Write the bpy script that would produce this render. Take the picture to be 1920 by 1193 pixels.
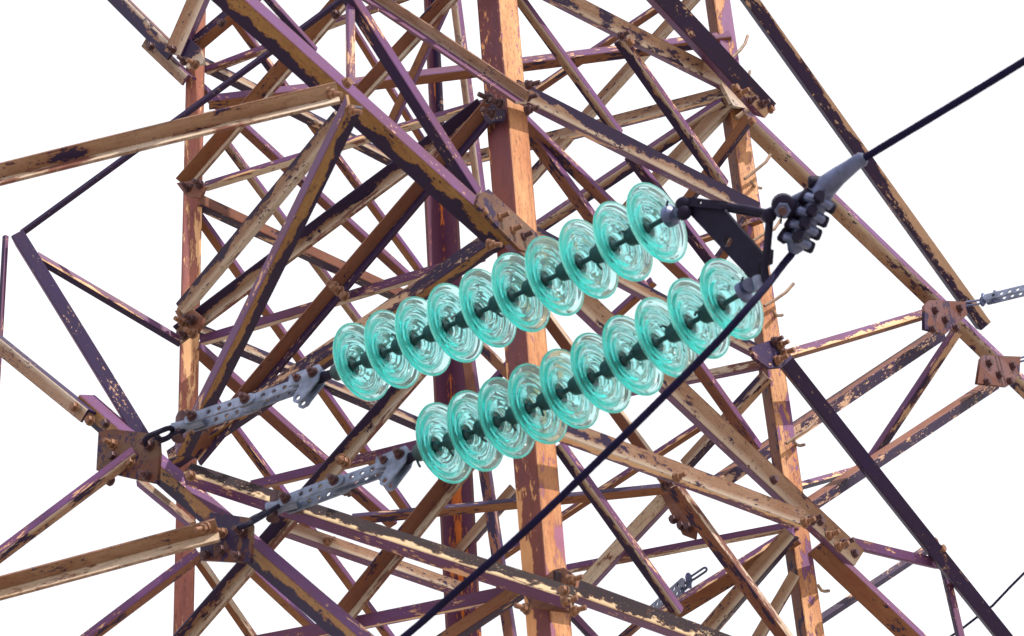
import bpy, bmesh, math, random
from mathutils import Vector, Matrix

random.seed(7)
for _o in list(bpy.data.objects):
    bpy.data.objects.remove(_o)
SC = bpy.context.scene
COL = SC.collection
V = Vector

# ------------------------------------------------------------------ camera
PITCH, ROLL, F = math.radians(30), 0.068, 6873.0      # F = focal length in pixels of the 1920 wide photo
CAM_Z = 1.6
CAM = V((0, 0, CAM_Z))
_f0 = V((0, math.cos(PITCH), math.sin(PITCH)))
_u0 = V((0, -math.sin(PITCH), math.cos(PITCH)))
_r0 = V((1, 0, 0))
cr, sr = math.cos(ROLL), math.sin(ROLL)
FWD = _f0
RT = _r0 * cr + _u0 * (-sr)        # image right in the world
UP = _r0 * sr + _u0 * cr           # image up in the world
cam_data = bpy.data.cameras.new('camera')
cam = bpy.data.objects.new('camera', cam_data)
COL.objects.link(cam)
cam.matrix_world = Matrix.Translation(CAM) @ Matrix((RT, UP, -FWD)).transposed().to_4x4()
cam_data.sensor_width = 36.0
cam_data.lens = F / 1920 * 36
cam_data.clip_start = 0.1
cam_data.clip_end = 6000
SC.camera = cam
cam_data.dof.use_dof = True
cam_data.dof.focus_distance = 11.4
cam_data.dof.aperture_fstop = 6.3

# ------------------------------------------------------------------ sky, sun, exposure
SUN_EL, SUN_AZ = math.radians(53), math.radians(126)   # azimuth clockwise from +Y (view direction)
w = bpy.data.worlds.new('World')
SC.world = w
w.use_nodes = True
nt = w.node_tree
nt.nodes.clear()
sky = nt.nodes.new('ShaderNodeTexSky')
sky.sky_type = 'NISHITA'
sky.sun_disc = False
sky.sun_elevation = SUN_EL
sky.sun_rotation = SUN_AZ
sky.dust_density = 4.0
mixw = nt.nodes.new('ShaderNodeMix')
mixw.data_type = 'RGBA'
mixw.inputs[0].default_value = 0.86                     # thin white overcast over the clear sky
mixw.inputs[7].default_value = (8.8, 8.8, 9.1, 1)
bg = nt.nodes.new('ShaderNodeBackground')
bg.inputs[1].default_value = 0.1
wo = nt.nodes.new('ShaderNodeOutputWorld')
nt.links.new(sky.outputs[0], mixw.inputs[6])
nt.links.new(mixw.outputs[2], bg.inputs[0])
nt.links.new(bg.outputs[0], wo.inputs[0])
sd = bpy.data.lights.new('sun', 'SUN')
sd.energy = 3.8
sd.angle = math.radians(0.6)
sd.color = (1.0, 0.93, 0.82)
sun = bpy.data.objects.new('sun', sd)
COL.objects.link(sun)
_sdir = V((math.sin(SUN_AZ) * math.cos(SUN_EL), math.cos(SUN_AZ) * math.cos(SUN_EL), math.sin(SUN_EL)))
sun.rotation_euler = (-_sdir).to_track_quat('-Z', 'Y').to_euler()
sun.location = (4, -4, 30)
SC.view_settings.view_transform = 'Standard'
SC.view_settings.look = 'None'
SC.view_settings.gamma = 1
SC.view_settings.exposure = 0.58
SC.render.engine = 'CYCLES'


# ------------------------------------------------------------------ materials
def srgb(r, g, b):
    f = lambda c: (c / 255 / 12.92) if c / 255 <= 0.04045 else ((c / 255 + 0.055) / 1.055) ** 2.4
    return (f(r), f(g), f(b), 1)


def nd(t, kind, **kw):
    n = t.nodes.new(kind)
    for k, v in kw.items():
        setattr(n, k, v)
    return n


def math_node(t, op, a, b=None, clamp=False):
    n = nd(t, 'ShaderNodeMath', operation=op)
    n.use_clamp = clamp
    for i, x in enumerate((a, b)):
        if x is None:
            continue
        if hasattr(x, 'is_linked'):
            t.links.new(x, n.inputs[i])
        else:
            n.inputs[i].default_value = x
    return n.outputs[0]


def mix_col(t, fac, a, b):
    n = nd(t, 'ShaderNodeMix', data_type='RGBA')
    for i, x in ((0, fac), (6, a), (7, b)):
        if hasattr(x, 'is_linked'):
            t.links.new(x, n.inputs[i])
        else:
            n.inputs[i].default_value = x
    return n.outputs[2]


def paint(name, base, base2, patch, amount, edge=0.0, size=14.0, stretch=0.6, rough=0.62, rust=0.25, drips=0.0, fold_sheen=0.0):
    """Old flaking paint: a base coat that varies, peeled patches with ragged borders, rust freckles.
    UV u runs along the bar in metres, v across the flange 0..1 from the corner."""
    m = bpy.data.materials.new(name)
    m.use_nodes = True
    t = m.node_tree
    bs = t.nodes['Principled BSDF']
    uv = nd(t, 'ShaderNodeUVMap')
    sep = nd(t, 'ShaderNodeSeparateXYZ')
    t.links.new(uv.outputs[0], sep.inputs[0])
    info = nd(t, 'ShaderNodeObjectInfo')
    com = nd(t, 'ShaderNodeCombineXYZ')
    t.links.new(math_node(t, 'MULTIPLY', sep.outputs[0], stretch), com.inputs[0])
    t.links.new(math_node(t, 'MULTIPLY', sep.outputs[1], 0.075), com.inputs[1])
    t.links.new(math_node(t, 'MULTIPLY', info.outputs['Random'], 37.0), com.inputs[2])

    def noise(scale, detail=5.0, rgh=0.6, dist=0.0, vec=com):
        n = nd(t, 'ShaderNodeTexNoise')
        n.inputs['Scale'].default_value = scale
        n.inputs['Detail'].default_value = detail
        n.inputs['Roughness'].default_value = rgh
        n.inputs['Distortion'].default_value = dist
        t.links.new(vec.outputs[0], n.inputs['Vector'])
        return n.outputs[0]
    k = 0.25 if max(base[:3]) < 0.07 else 1.0              # dark primer takes less rust stain
    broad = noise(6.0, 3)
    base_c = mix_col(t, math_node(t, 'SUBTRACT', math_node(t, 'MULTIPLY', broad, 2.6), 0.8, True), base, base2)
    # rust bleeding and freckles
    grit = noise(260.0, 4, 0.75)
    base_c = mix_col(t, math_node(t, 'SUBTRACT', math_node(t, 'MULTIPLY', grit, 2.4), 1.0, True), base_c, mix_col(t, 0.55 * k, base_c, srgb(84, 48, 34)))
    fr = math_node(t, 'GREATER_THAN', noise(120.0, 5, 0.75), 0.60)
    base_c = mix_col(t, math_node(t, 'MULTIPLY', fr, 0.55 * k), base_c, srgb(92, 52, 34))
    st = math_node(t, 'SUBTRACT', math_node(t, 'MULTIPLY', noise(22.0, 6, 0.65, 0.6), 4.0), 2.2, True)
    base_c = mix_col(t, math_node(t, 'MULTIPLY', st, rust), base_c, srgb(140, 74, 38))
    # long brown runs along the bar and rust creeping in from its edges
    c3 = nd(t, 'ShaderNodeCombineXYZ')
    t.links.new(math_node(t, 'MULTIPLY', sep.outputs[0], 0.12), c3.inputs[0])
    t.links.new(math_node(t, 'MULTIPLY', sep.outputs[1], 0.075), c3.inputs[1])
    t.links.new(math_node(t, 'MULTIPLY', info.outputs['Random'], 19.0), c3.inputs[2])
    run = math_node(t, 'SUBTRACT', math_node(t, 'MULTIPLY', noise(110.0, 4, 0.6, 0.3, c3), 3.2), 1.65, True)
    base_c = mix_col(t, math_node(t, 'MULTIPLY', run, 0.7 * k), base_c, srgb(88, 44, 36))
    ed = math_node(t, 'MULTIPLY', math_node(t, 'SUBTRACT', math_node(t, 'ABSOLUTE', math_node(t, 'SUBTRACT', sep.outputs[1], 0.5)), 0.5), -1.0)
    ed = math_node(t, 'SUBTRACT', math_node(t, 'MULTIPLY', noise(40.0, 4, 0.65), 1.5), math_node(t, 'MULTIPLY', ed, 9.0), True)
    base_c = mix_col(t, math_node(t, 'MULTIPLY', ed, 0.8 * k), base_c, srgb(88, 46, 30))
    if fold_sheen:
        # reflected light along the fold, put into the colour as a pale band
        cv_ = math_node(t, 'SUBTRACT', math_node(t, 'ADD', 0.50, math_node(t, 'MULTIPLY', noise(9.0, 4, 0.6), 0.5)), math_node(t, 'MULTIPLY', sep.outputs[1], 1.7), True)
        base_c = mix_col(t, math_node(t, 'MULTIPLY', cv_, fold_sheen), base_c, srgb(214, 204, 192))
    # peeled patches, more of them towards one edge
    pn = noise(size * 1.15, 10.0, 0.70, 0.15)
    pn2 = noise(size * 0.33, 2.0, 0.5)
    val = math_node(t, 'ADD', math_node(t, 'MULTIPLY', pn, 0.62), math_node(t, 'MULTIPLY', pn2, 0.45))
    val = math_node(t, 'ADD', val, math_node(t, 'MULTIPLY', math_node(t, 'SUBTRACT', sep.outputs[1], 0.5), edge))
    thr = math_node(t, 'ADD', 0.665 - 0.26 * amount, math_node(t, 'MULTIPLY', math_node(t, 'SUBTRACT', info.outputs['Random'], 0.55), -0.075))
    mask = math_node(t, 'MULTIPLY', math_node(t, 'SUBTRACT', val, thr), 60.0, True)
    rim = math_node(t, 'MULTIPLY', math_node(t, 'SUBTRACT', val, math_node(t, 'SUBTRACT', thr, 0.022)), 40.0, True)
    fine = math_node(t, 'ADD', math_node(t, 'MULTIPLY', noise(size * 5.0, 8.0, 0.7), 0.7), math_node(t, 'MULTIPLY', noise(size * 0.6, 3.0, 0.5), 0.4))
    fmask = math_node(t, 'MULTIPLY', math_node(t, 'SUBTRACT', fine, 0.655 - 0.07 * min(amount, 0.5)), 50.0, True)
    mask = math_node(t, 'MAXIMUM', mask, fmask)
    col = mix_col(t, math_node(t, 'MULTIPLY', rim, 0.45), base_c, srgb(120, 62, 36))
    pc = mix_col(t, math_node(t, 'MULTIPLY', noise(60.0, 4), 0.5), patch, tuple(min(1, c * 2.4) for c in patch[:3]) + (1,))
    col = mix_col(t, mask, col, pc)
    if drips:
        # a row of short dark runs hanging along the fold of the bar
        c2 = nd(t, 'ShaderNodeCombineXYZ')
        t.links.new(sep.outputs[0], c2.inputs[0])
        t.links.new(math_node(t, 'MULTIPLY', info.outputs['Random'], 37.0), c2.inputs[2])
        dn = noise(170.0, 3, 0.7, 0.0, c2)
        off = math_node(t, 'ABSOLUTE', math_node(t, 'SUBTRACT', sep.outputs[1], 0.13))
        dm = math_node(t, 'MULTIPLY', math_node(t, 'SUBTRACT', math_node(t, 'SUBTRACT', dn, math_node(t, 'MULTIPLY', off, 2.6)), 0.42), 14.0, True)
        col = mix_col(t, math_node(t, 'MULTIPLY', dm, 0.85), col, DRK)
    t.links.new(col, bs.inputs['Base Color'])
    bs.inputs['Roughness'].default_value = rough
    bs.inputs['Specular IOR Level'].default_value = 0.35
    bump = nd(t, 'ShaderNodeBump')
    bump.inputs['Strength'].default_value = 0.5
    bump.inputs['Distance'].default_value = 0.002
    h = math_node(t, 'SUBTRACT', math_node(t, 'MULTIPLY', noise(90.0, 5), 0.35), mask)
    t.links.new(h, bump.inputs['Height'])
    t.links.new(bump.outputs[0], bs.inputs['Normal'])
    return m


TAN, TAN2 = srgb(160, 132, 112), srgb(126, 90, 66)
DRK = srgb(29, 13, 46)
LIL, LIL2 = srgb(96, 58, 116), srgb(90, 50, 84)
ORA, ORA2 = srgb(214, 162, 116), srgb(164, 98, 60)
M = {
    'tan': paint('weathered_tan_paint', TAN, TAN2, DRK, 0.24, fold_sheen=0.75),
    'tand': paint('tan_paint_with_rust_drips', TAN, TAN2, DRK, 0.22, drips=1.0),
    'peel': paint('peeling_tan_paint', TAN, TAN2, DRK, 0.46, edge=0.30, fold_sheen=0.8),
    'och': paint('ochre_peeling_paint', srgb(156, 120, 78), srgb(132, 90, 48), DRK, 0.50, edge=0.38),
    'blot': paint('blotched_plate_paint', srgb(108, 84, 68), srgb(78, 48, 34), DRK, 0.50, size=40, stretch=1.0),
    'pbrn': paint('purple_brown_plate_paint', srgb(108, 78, 80), srgb(88, 56, 60), DRK, 0.34, size=24, stretch=1.0),
    'brn': paint('brown_stained_paint', srgb(128, 84, 66), srgb(100, 56, 44), DRK, 0.26, rust=0.5),
    'org': paint('orange_stained_paint', srgb(138, 96, 66), srgb(116, 66, 40), DRK, 0.22, rust=0.4),
    'pale': paint('pale_and_sunlit_paint', srgb(204, 190, 176), srgb(178, 154, 130), srgb(92, 56, 48), 0.34),  # pale paint; on strips seen from inside, sunlight is put into the colour
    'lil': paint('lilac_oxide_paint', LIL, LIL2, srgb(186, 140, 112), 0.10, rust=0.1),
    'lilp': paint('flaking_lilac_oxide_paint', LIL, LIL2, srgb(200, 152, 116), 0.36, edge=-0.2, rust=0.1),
    'drk': paint('dark_indigo_face', srgb(36, 18, 68), srgb(30, 14, 54), srgb(150, 118, 98), 0.06, rust=0.06),  # even dark indigo faces with a few tan flecks
    'drkp': paint('dark_primer_with_tan_flakes', srgb(36, 18, 62), srgb(32, 16, 50), srgb(158, 128, 106), 0.36, rust=0.1),
    'drke': paint('dark_primer_tan_along_one_edge', srgb(36, 18, 62), srgb(32, 16, 50), srgb(158, 128, 106), 0.44, edge=0.34, rust=0.1),
    'crust': paint('crusted_dark_primer', srgb(24, 12, 30), srgb(36, 18, 22), srgb(176, 150, 122), 0.14, edge=-0.36, size=34),
    'legl': paint('purple_rusted_leg_paint', srgb(92, 50, 76), srgb(134, 66, 48), srgb(196, 130, 88), 0.30, edge=0.2, stretch=0.3, rust=0.5),
    'legr': paint('orange_leg_paint', ORA, ORA2, srgb(122, 74, 96), 0.22, stretch=0.28, rust=0.35),
    'legp': paint('orange_leg_paint_much_flaked', ORA, ORA2, srgb(100, 62, 100), 0.47, edge=0.06, stretch=0.35, rust=0.35, size=27),
    'legm': paint('mauve_and_orange_leg_paint', srgb(182, 114, 88), srgb(112, 62, 84), srgb(200, 146, 108), 0.26, stretch=0.2, rust=0.4),
    'legd': paint('dark_rusted_leg_paint', srgb(96, 50, 88), srgb(80, 40, 70), srgb(196, 108, 54), 0.34, edge=-0.25, stretch=0.2, rust=0.3),
}


def simple(name, col, rough=0.5, metal=0.0, var=0.35, scale=40.0):
    m = bpy.data.materials.new(name)
    m.use_nodes = True
    t = m.node_tree
    bs = t.nodes['Principled BSDF']
    tc = nd(t, 'ShaderNodeTexCoord')
    n = nd(t, 'ShaderNodeTexNoise')
    n.inputs['Scale'].default_value = scale
    n.inputs['Detail'].default_value = 5
    t.links.new(tc.outputs['Object'], n.inputs['Vector'])
    c2 = tuple(c * (1 - var) for c in col[:3]) + (1,)
    f = math_node(t, 'SUBTRACT', math_node(t, 'MULTIPLY', n.outputs[0], 3.0), 1.0, True)
    t.links.new(mix_col(t, f, col, c2), bs.inputs['Base Color'])
    bs.inputs['Roughness'].default_value = rough
    bs.inputs['Metallic'].default_value = metal
    b = nd(t, 'ShaderNodeBump')
    b.inputs['Strength'].default_value = 0.25
    b.inputs['Distance'].default_value = 0.001
    t.links.new(n.outputs[0], b.inputs['Height'])
    t.links.new(b.outputs[0], bs.inputs['Normal'])
    return m


M['galv'] = simple('galvanised_steel', srgb(128, 138, 168), 0.5, 0.25, 0.5, 30)
M['iron'] = simple('dark_cast_iron', srgb(30, 25, 50), 0.62, 0.0)
M['clamp'] = simple('grey_cast_clamp', srgb(98, 106, 146), 0.4, 0.4, 0.5, 25)
M['cap'] = simple('green_black_cap_iron', srgb(34, 62, 70), 0.5, 0.2)
M['rbolt'] = simple('rusty_bolt_steel', srgb(142, 98, 74), 0.6, 0.1, 0.6, 60)
M['dbolt'] = simple('dark_bolt_steel', srgb(84, 52, 58), 0.55, 0.2, 0.5, 60)
M['cable'] = simple('dark_conductor', srgb(16, 9, 52), 0.75, 0.0)
for _m in ('iron', 'cable'):
    M[_m].node_tree.nodes['Principled BSDF'].inputs['Specular IOR Level'].default_value = 0.15
M['hook'] = simple('step_bolt_steel', srgb(140, 112, 92), 0.6, 0.1, 0.5)


def ground_mat():
    m = bpy.data.materials.new('dry_grass_ground')
    m.use_nodes = True
    t = m.node_tree
    tc = nd(t, 'ShaderNodeTexCoord')
    n = nd(t, 'ShaderNodeTexNoise')
    n.inputs['Scale'].default_value = 0.6
    n.inputs['Detail'].default_value = 8
    t.links.new(tc.outputs['Object'], n.inputs['Vector'])
    t.links.new(mix_col(t, n.outputs[0], (0.25, 0.225, 0.18, 1), (0.36, 0.32, 0.27, 1)), t.nodes['Principled BSDF'].inputs['Base Color'])
    t.nodes['Principled BSDF'].inputs['Roughness'].default_value = 0.95
    return m


def glass_mat():
    m = bpy.data.materials.new('green_toughened_glass')
    m.use_nodes = True
    t = m.node_tree
    bs = t.nodes['Principled BSDF']
    bs.inputs['Base Color'].default_value = (0.93, 1.0, 0.995, 1)
    bs.inputs['Roughness'].default_value = 0.02
    bs.inputs['IOR'].default_value = 1.5
    bs.inputs['Transmission Weight'].default_value = 1.0
    tr = nd(t, 'ShaderNodeBsdfTranslucent')
    tr.inputs[0].default_value = (0.66, 1.0, 0.97, 1)
    mx = nd(t, 'ShaderNodeMixShader')
    mx.inputs[0].default_value = 0.12
    t.links.new(bs.outputs[0], mx.inputs[1])
    t.links.new(tr.outputs[0], mx.inputs[2])
    t.links.new(mx.outputs[0], t.nodes['Material Output'].inputs[0])
    va = nd(t, 'ShaderNodeVolumeAbsorption')
    va.inputs['Color'].default_value = (0.06, 0.945, 0.925, 1)
    va.inputs['Density'].default_value = 32.0
    t.links.new(va.outputs[0], t.nodes['Material Output'].inputs[1])
    return m


M['glass'] = glass_mat()


# ------------------------------------------------------------------ space: pixel rays and the tower's planes
def ray(px, py):
    return FWD + RT * ((px - 960) / F) + UP * (-(py - 596.5) / F)


def at(px, py, d):
    """point at depth d (metres along the view axis) on the line of sight through a photo pixel"""
    return CAM + ray(px, py) * d


def depth(p):
    return (p - CAM).dot(FWD)


class Plane:
    def __init__(s, a, b, c):
        s.o = a.copy()
        s.n = (b - a).cross(c - a).normalized()
        if s.n.dot(FWD) > 0:
            s.n = -s.n                      # normal towards the camera

    def shifted(s, d):
        q = Plane.__new__(Plane)
        q.o = s.o + s.n * d
        q.n = s.n
        return q

    def hit(s, px, py):
        r = ray(px, py)
        return CAM + r * ((s.o - CAM).dot(s.n) / r.dot(s.n))


# square tower, tapering upwards: the four corner lines
TD, TCX, TH, TPHI, TK = 10.0, -0.108, 0.92, -1.425, 0.037
ZM = TD * math.tan(PITCH)


def corner(i, z):
    h = TH * (1 - TK * (z - ZM))
    a = TPHI + i * math.pi / 2
    return V((TCX + h * math.cos(a), TD + h * math.sin(a), z + CAM_Z))


LEGS = {'N': (0, (935, .083)), 'R': (1, (1338, .146)), 'FA': (2, (808, .052)), 'L': (3, (352, -.023))}
LEG = {}
for k, (i, (x0, sl)) in LEGS.items():
    d_lo, d_hi = [(corner(i, ZM + dz) - CAM) for dz in (-1.0, 1.0)]
    lo_z, hi_z = d_lo.dot(FWD), d_hi.dot(FWD)
    lo_y, hi_y = [596.5 - F * d.dot(UP) / d.dot(FWD) for d in (d_lo, d_hi)]
    dd = lambda y: lo_z + (hi_z - lo_z) * (y - lo_y) / (hi_y - lo_y)
    LEG[k] = (at(x0, 0, dd(0)), at(x0 + sl * 1193, 1193, dd(1193)))
PL = {}
for nm, (a, b) in {'NL': ('N', 'L'), 'NR': ('N', 'R'), 'LF': ('L', 'FA'), 'RF': ('R', 'FA'), 'M': ('L', 'R')}.items():
    PL[nm] = Plane(LEG[a][0], LEG[a][1], LEG[b][0])
PL['A'] = PL['NL'].shifted(0.45)
PL['U'] = PL['NR'].shifted(0.05)


def hit(plane, px, py, d=0.0):
    if isinstance(plane, (int, float)):
        return at(px, py, plane)
    return PL[plane].shifted(d).hit(px, py)


# ------------------------------------------------------------------ objects
def link(name, me, parent=None, mats=(), label=None):
    for m in mats:
        me.materials.append(M[m])
    o = bpy.data.objects.new(name, me)
    COL.objects.link(o)
    if parent is not None:
        o.parent = parent
        o.matrix_parent_inverse = Matrix.Identity(4)
    if label:
        o['label'] = label
    return o


def world_to(o, mw):
    """place o at world matrix mw although its parents sit elsewhere (all parents are built unscaled)"""
    pm = Matrix.Identity(4)
    chain = []
    p = o.parent
    while p is not None:
        chain.append(p)
        p = p.parent
    for p in reversed(chain):
        pm = pm @ p.matrix_basis
    o.matrix_basis = pm.inverted() @ mw


def thing(name, label, cat, loc, group=None):
    o = bpy.data.objects.new(name, None)
    COL.objects.link(o)
    o.empty_display_size = 0.1
    o.matrix_basis = Matrix.Translation(loc)
    o['label'] = label
    o['category'] = cat
    if group:
        o['group'] = group
    return o


def frame_of(o, ex, ey, ez):
    m = Matrix((ex, ey, ez)).transposed().to_4x4()
    m.translation = o
    return m


# ------------------------------------------------------------------ the pylon
base_c = sum((corner(i, -CAM_Z) for i in range(4)), V()) / 4
pylon = thing('lattice_pylon', 'rusty steel lattice pylon of bolted angle bars with flaking tan and purple paint', 'pylon', base_c)


def angle_bar(name, p0, p1, a, b, ma, mb, cv=1, parent=pylon, label=None, ext=(0, 0), t=0.008):
    """L-section bar whose corner runs p0 -> p1; a / b are the widths in metres its two flanges show to the photo's side"""
    ax = (p1 - p0)
    p0 = p0 - ax.normalized() * ext[0]
    p1 = p1 + ax.normalized() * ext[1]
    L = (p1 - p0).length
    ax = (p1 - p0).normalized()
    mid = (p0 + p1) / 2
    q0 = (p0 - CAM) / depth(p0)
    q1 = (p1 - CAM) / depth(p1)
    dx, dy = (q1 - q0).dot(RT), -(q1 - q0).dot(UP)
    na = RT * dy + UP * dx
    sa = (na - ax * na.dot(ax)).normalized()
    tw = ax.cross(sa).normalized()
    if tw.dot(CAM - mid) < 0:
        tw = -tw
    al = math.atan2(b, a)
    B = math.hypot(a, b)
    fa = sa * math.cos(al) - tw * (math.sin(al) * cv)
    fb = -sa * math.sin(al) - tw * (math.cos(al) * cv)
    # profile in (y=fa, z=fb)
    c = 0.005
    prof = [(c, 0), (B, 0), (B, t), (t, t), (t, B), (0, B), (0, c), (c * 0.3, c * 0.3)]
    flange = [0, 0, 0, 1, 1, 1, 1, 0]
    bm = bmesh.new()
    uvl = bm.loops.layers.uv.new('UVMap')
    hand = ax.cross(fa).dot(fb)
    rings = []
    nseg = 8
    bow_y, bow_z = random.uniform(-1, 1) * 0.0022 * L, random.uniform(-1, 1) * 0.0022 * L
    if name == 'leg':
        bow_y = bow_z = 0.0
    for s in range(nseg + 1):
        x = -L / 2 + L * s / nseg
        w_ = math.sin(math.pi * s / nseg)
        rings.append([bm.verts.new((x, y + bow_y * w_, z + bow_z * w_)) for (y, z) in prof])
    for s in range(nseg):
        for i in range(8):
            j = (i + 1) % 8
            f = bm.faces.new((rings[s][i], rings[s + 1][i], rings[s + 1][j], rings[s][j]))
            f.material_index = flange[i]
            for lp, (ri, pi) in zip(f.loops, ((s, i), (s + 1, i), (s + 1, j), (s, j))):
                lp[uvl].uv = (-L / 2 + L * ri / nseg, prof[pi][0 if flange[i] == 0 else 1] / B)
    for r in (rings[0], list(reversed(rings[-1]))):
        f = bm.faces.new(r)
        for lp in f.loops:
            lp[uvl].uv = (lp.vert.co.x, lp.vert.co.y / B)
    bmesh.ops.recalc_face_normals(bm, faces=bm.faces)
    me = bpy.data.meshes.new(name)
    if hand < 0:
        # keep a right-handed object matrix: mirror the local z
        for v in bm.verts:
            v.co.z = -v.co.z
        bmesh.ops.reverse_faces(bm, faces=bm.faces)
        ez = -fb
    else:
        ez = fb
    bm.to_mesh(me)
    bm.free()
    o = link(name, me, parent, (ma, mb), label)
    world_to(o, frame_of(mid, ax, fa, ez))
    o['_fa'] = list(fa)
    return o


BARS = {}


def bar(key, name, x0, y0, x1, y1, a, b, ma, mb, pl, d=0.0, cv=1, label=None):
    """bar from photo pixels; pl = plane name of both ends or a pair ('E', dz) = the other end's depth + dz"""
    ps = pl if isinstance(pl, tuple) else (pl, pl)
    ds = d if isinstance(d, tuple) else (d, d)
    # ends outside the frame run on for a while
    def out(x, y):
        return x < 0 or x > 1920 or y < 0 or y > 1193
    ln = math.hypot(x1 - x0, y1 - y0)
    ux, uy = (x1 - x0) / ln, (y1 - y0) / ln
    if out(x0, y0):
        x0, y0 = x0 - ux * 240, y0 - uy * 240
    if out(x1, y1):
        x1, y1 = x1 + ux * 240, y1 + uy * 240
    pts = [None, None]
    for i, (x, y) in enumerate(((x0, y0), (x1, y1))):
        if ps[i] != 'E':
            pts[i] = hit(ps[i], x, y, ds[i])
    for i, (x, y) in enumerate(((x0, y0), (x1, y1))):
        if pts[i] is None:
            pts[i] = at(x, y, depth(pts[1 - i]) + ds[i])
    s = depth((pts[0] + pts[1]) / 2) / F
    o = angle_bar(name, pts[0], pts[1], a * s, b * s, ma, mb, cv, pylon, label)
    BARS[key] = o
    return o


# legs, down to the ground and up past the frame
def leg(k, a, b, ma, mb, cv, label=None, part=(0.0, 1.0)):
    p0, p1 = LEG[k]
    dr = (p1 - p0)
    top = p0 - dr * 0.9
    low = p1 + dr.normalized() * ((p1.z - 0.0) / -dr.normalized().z)
    tp, lp = top, low
    if part[0] > 0:
        tp = p0 + dr * part[0]
    if part[1] < 1:
        lp = p0 + dr * part[1]
    s = depth((p0 + p1) / 2) / F
    o = angle_bar('leg', tp, lp, a * s, b * s, ma, mb, cv, pylon, label, t=0.012)
    BARS['leg' + k] = o
    return o


leg('N', 37, 43, 'legr', 'legl', 1, 'broad front leg, one flange orange and the other purple and rust')
leg('R', 33, 15, 'legp', 'brn', 1, 'right hand leg with pale orange paint flaking off purple')
leg('L', 36, 3, 'legm', 'legl', 1, 'left hand leg in smooth orange and mauve paint')
leg('FA', 32, 32, 'legd', 'legd', -1, 'dark purple rear leg streaked with rust', part=(0.27, 1.0))
leg('FA', 14, 14, 'drk', 'legd', -1, None, part=(0.0, 0.272))

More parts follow.
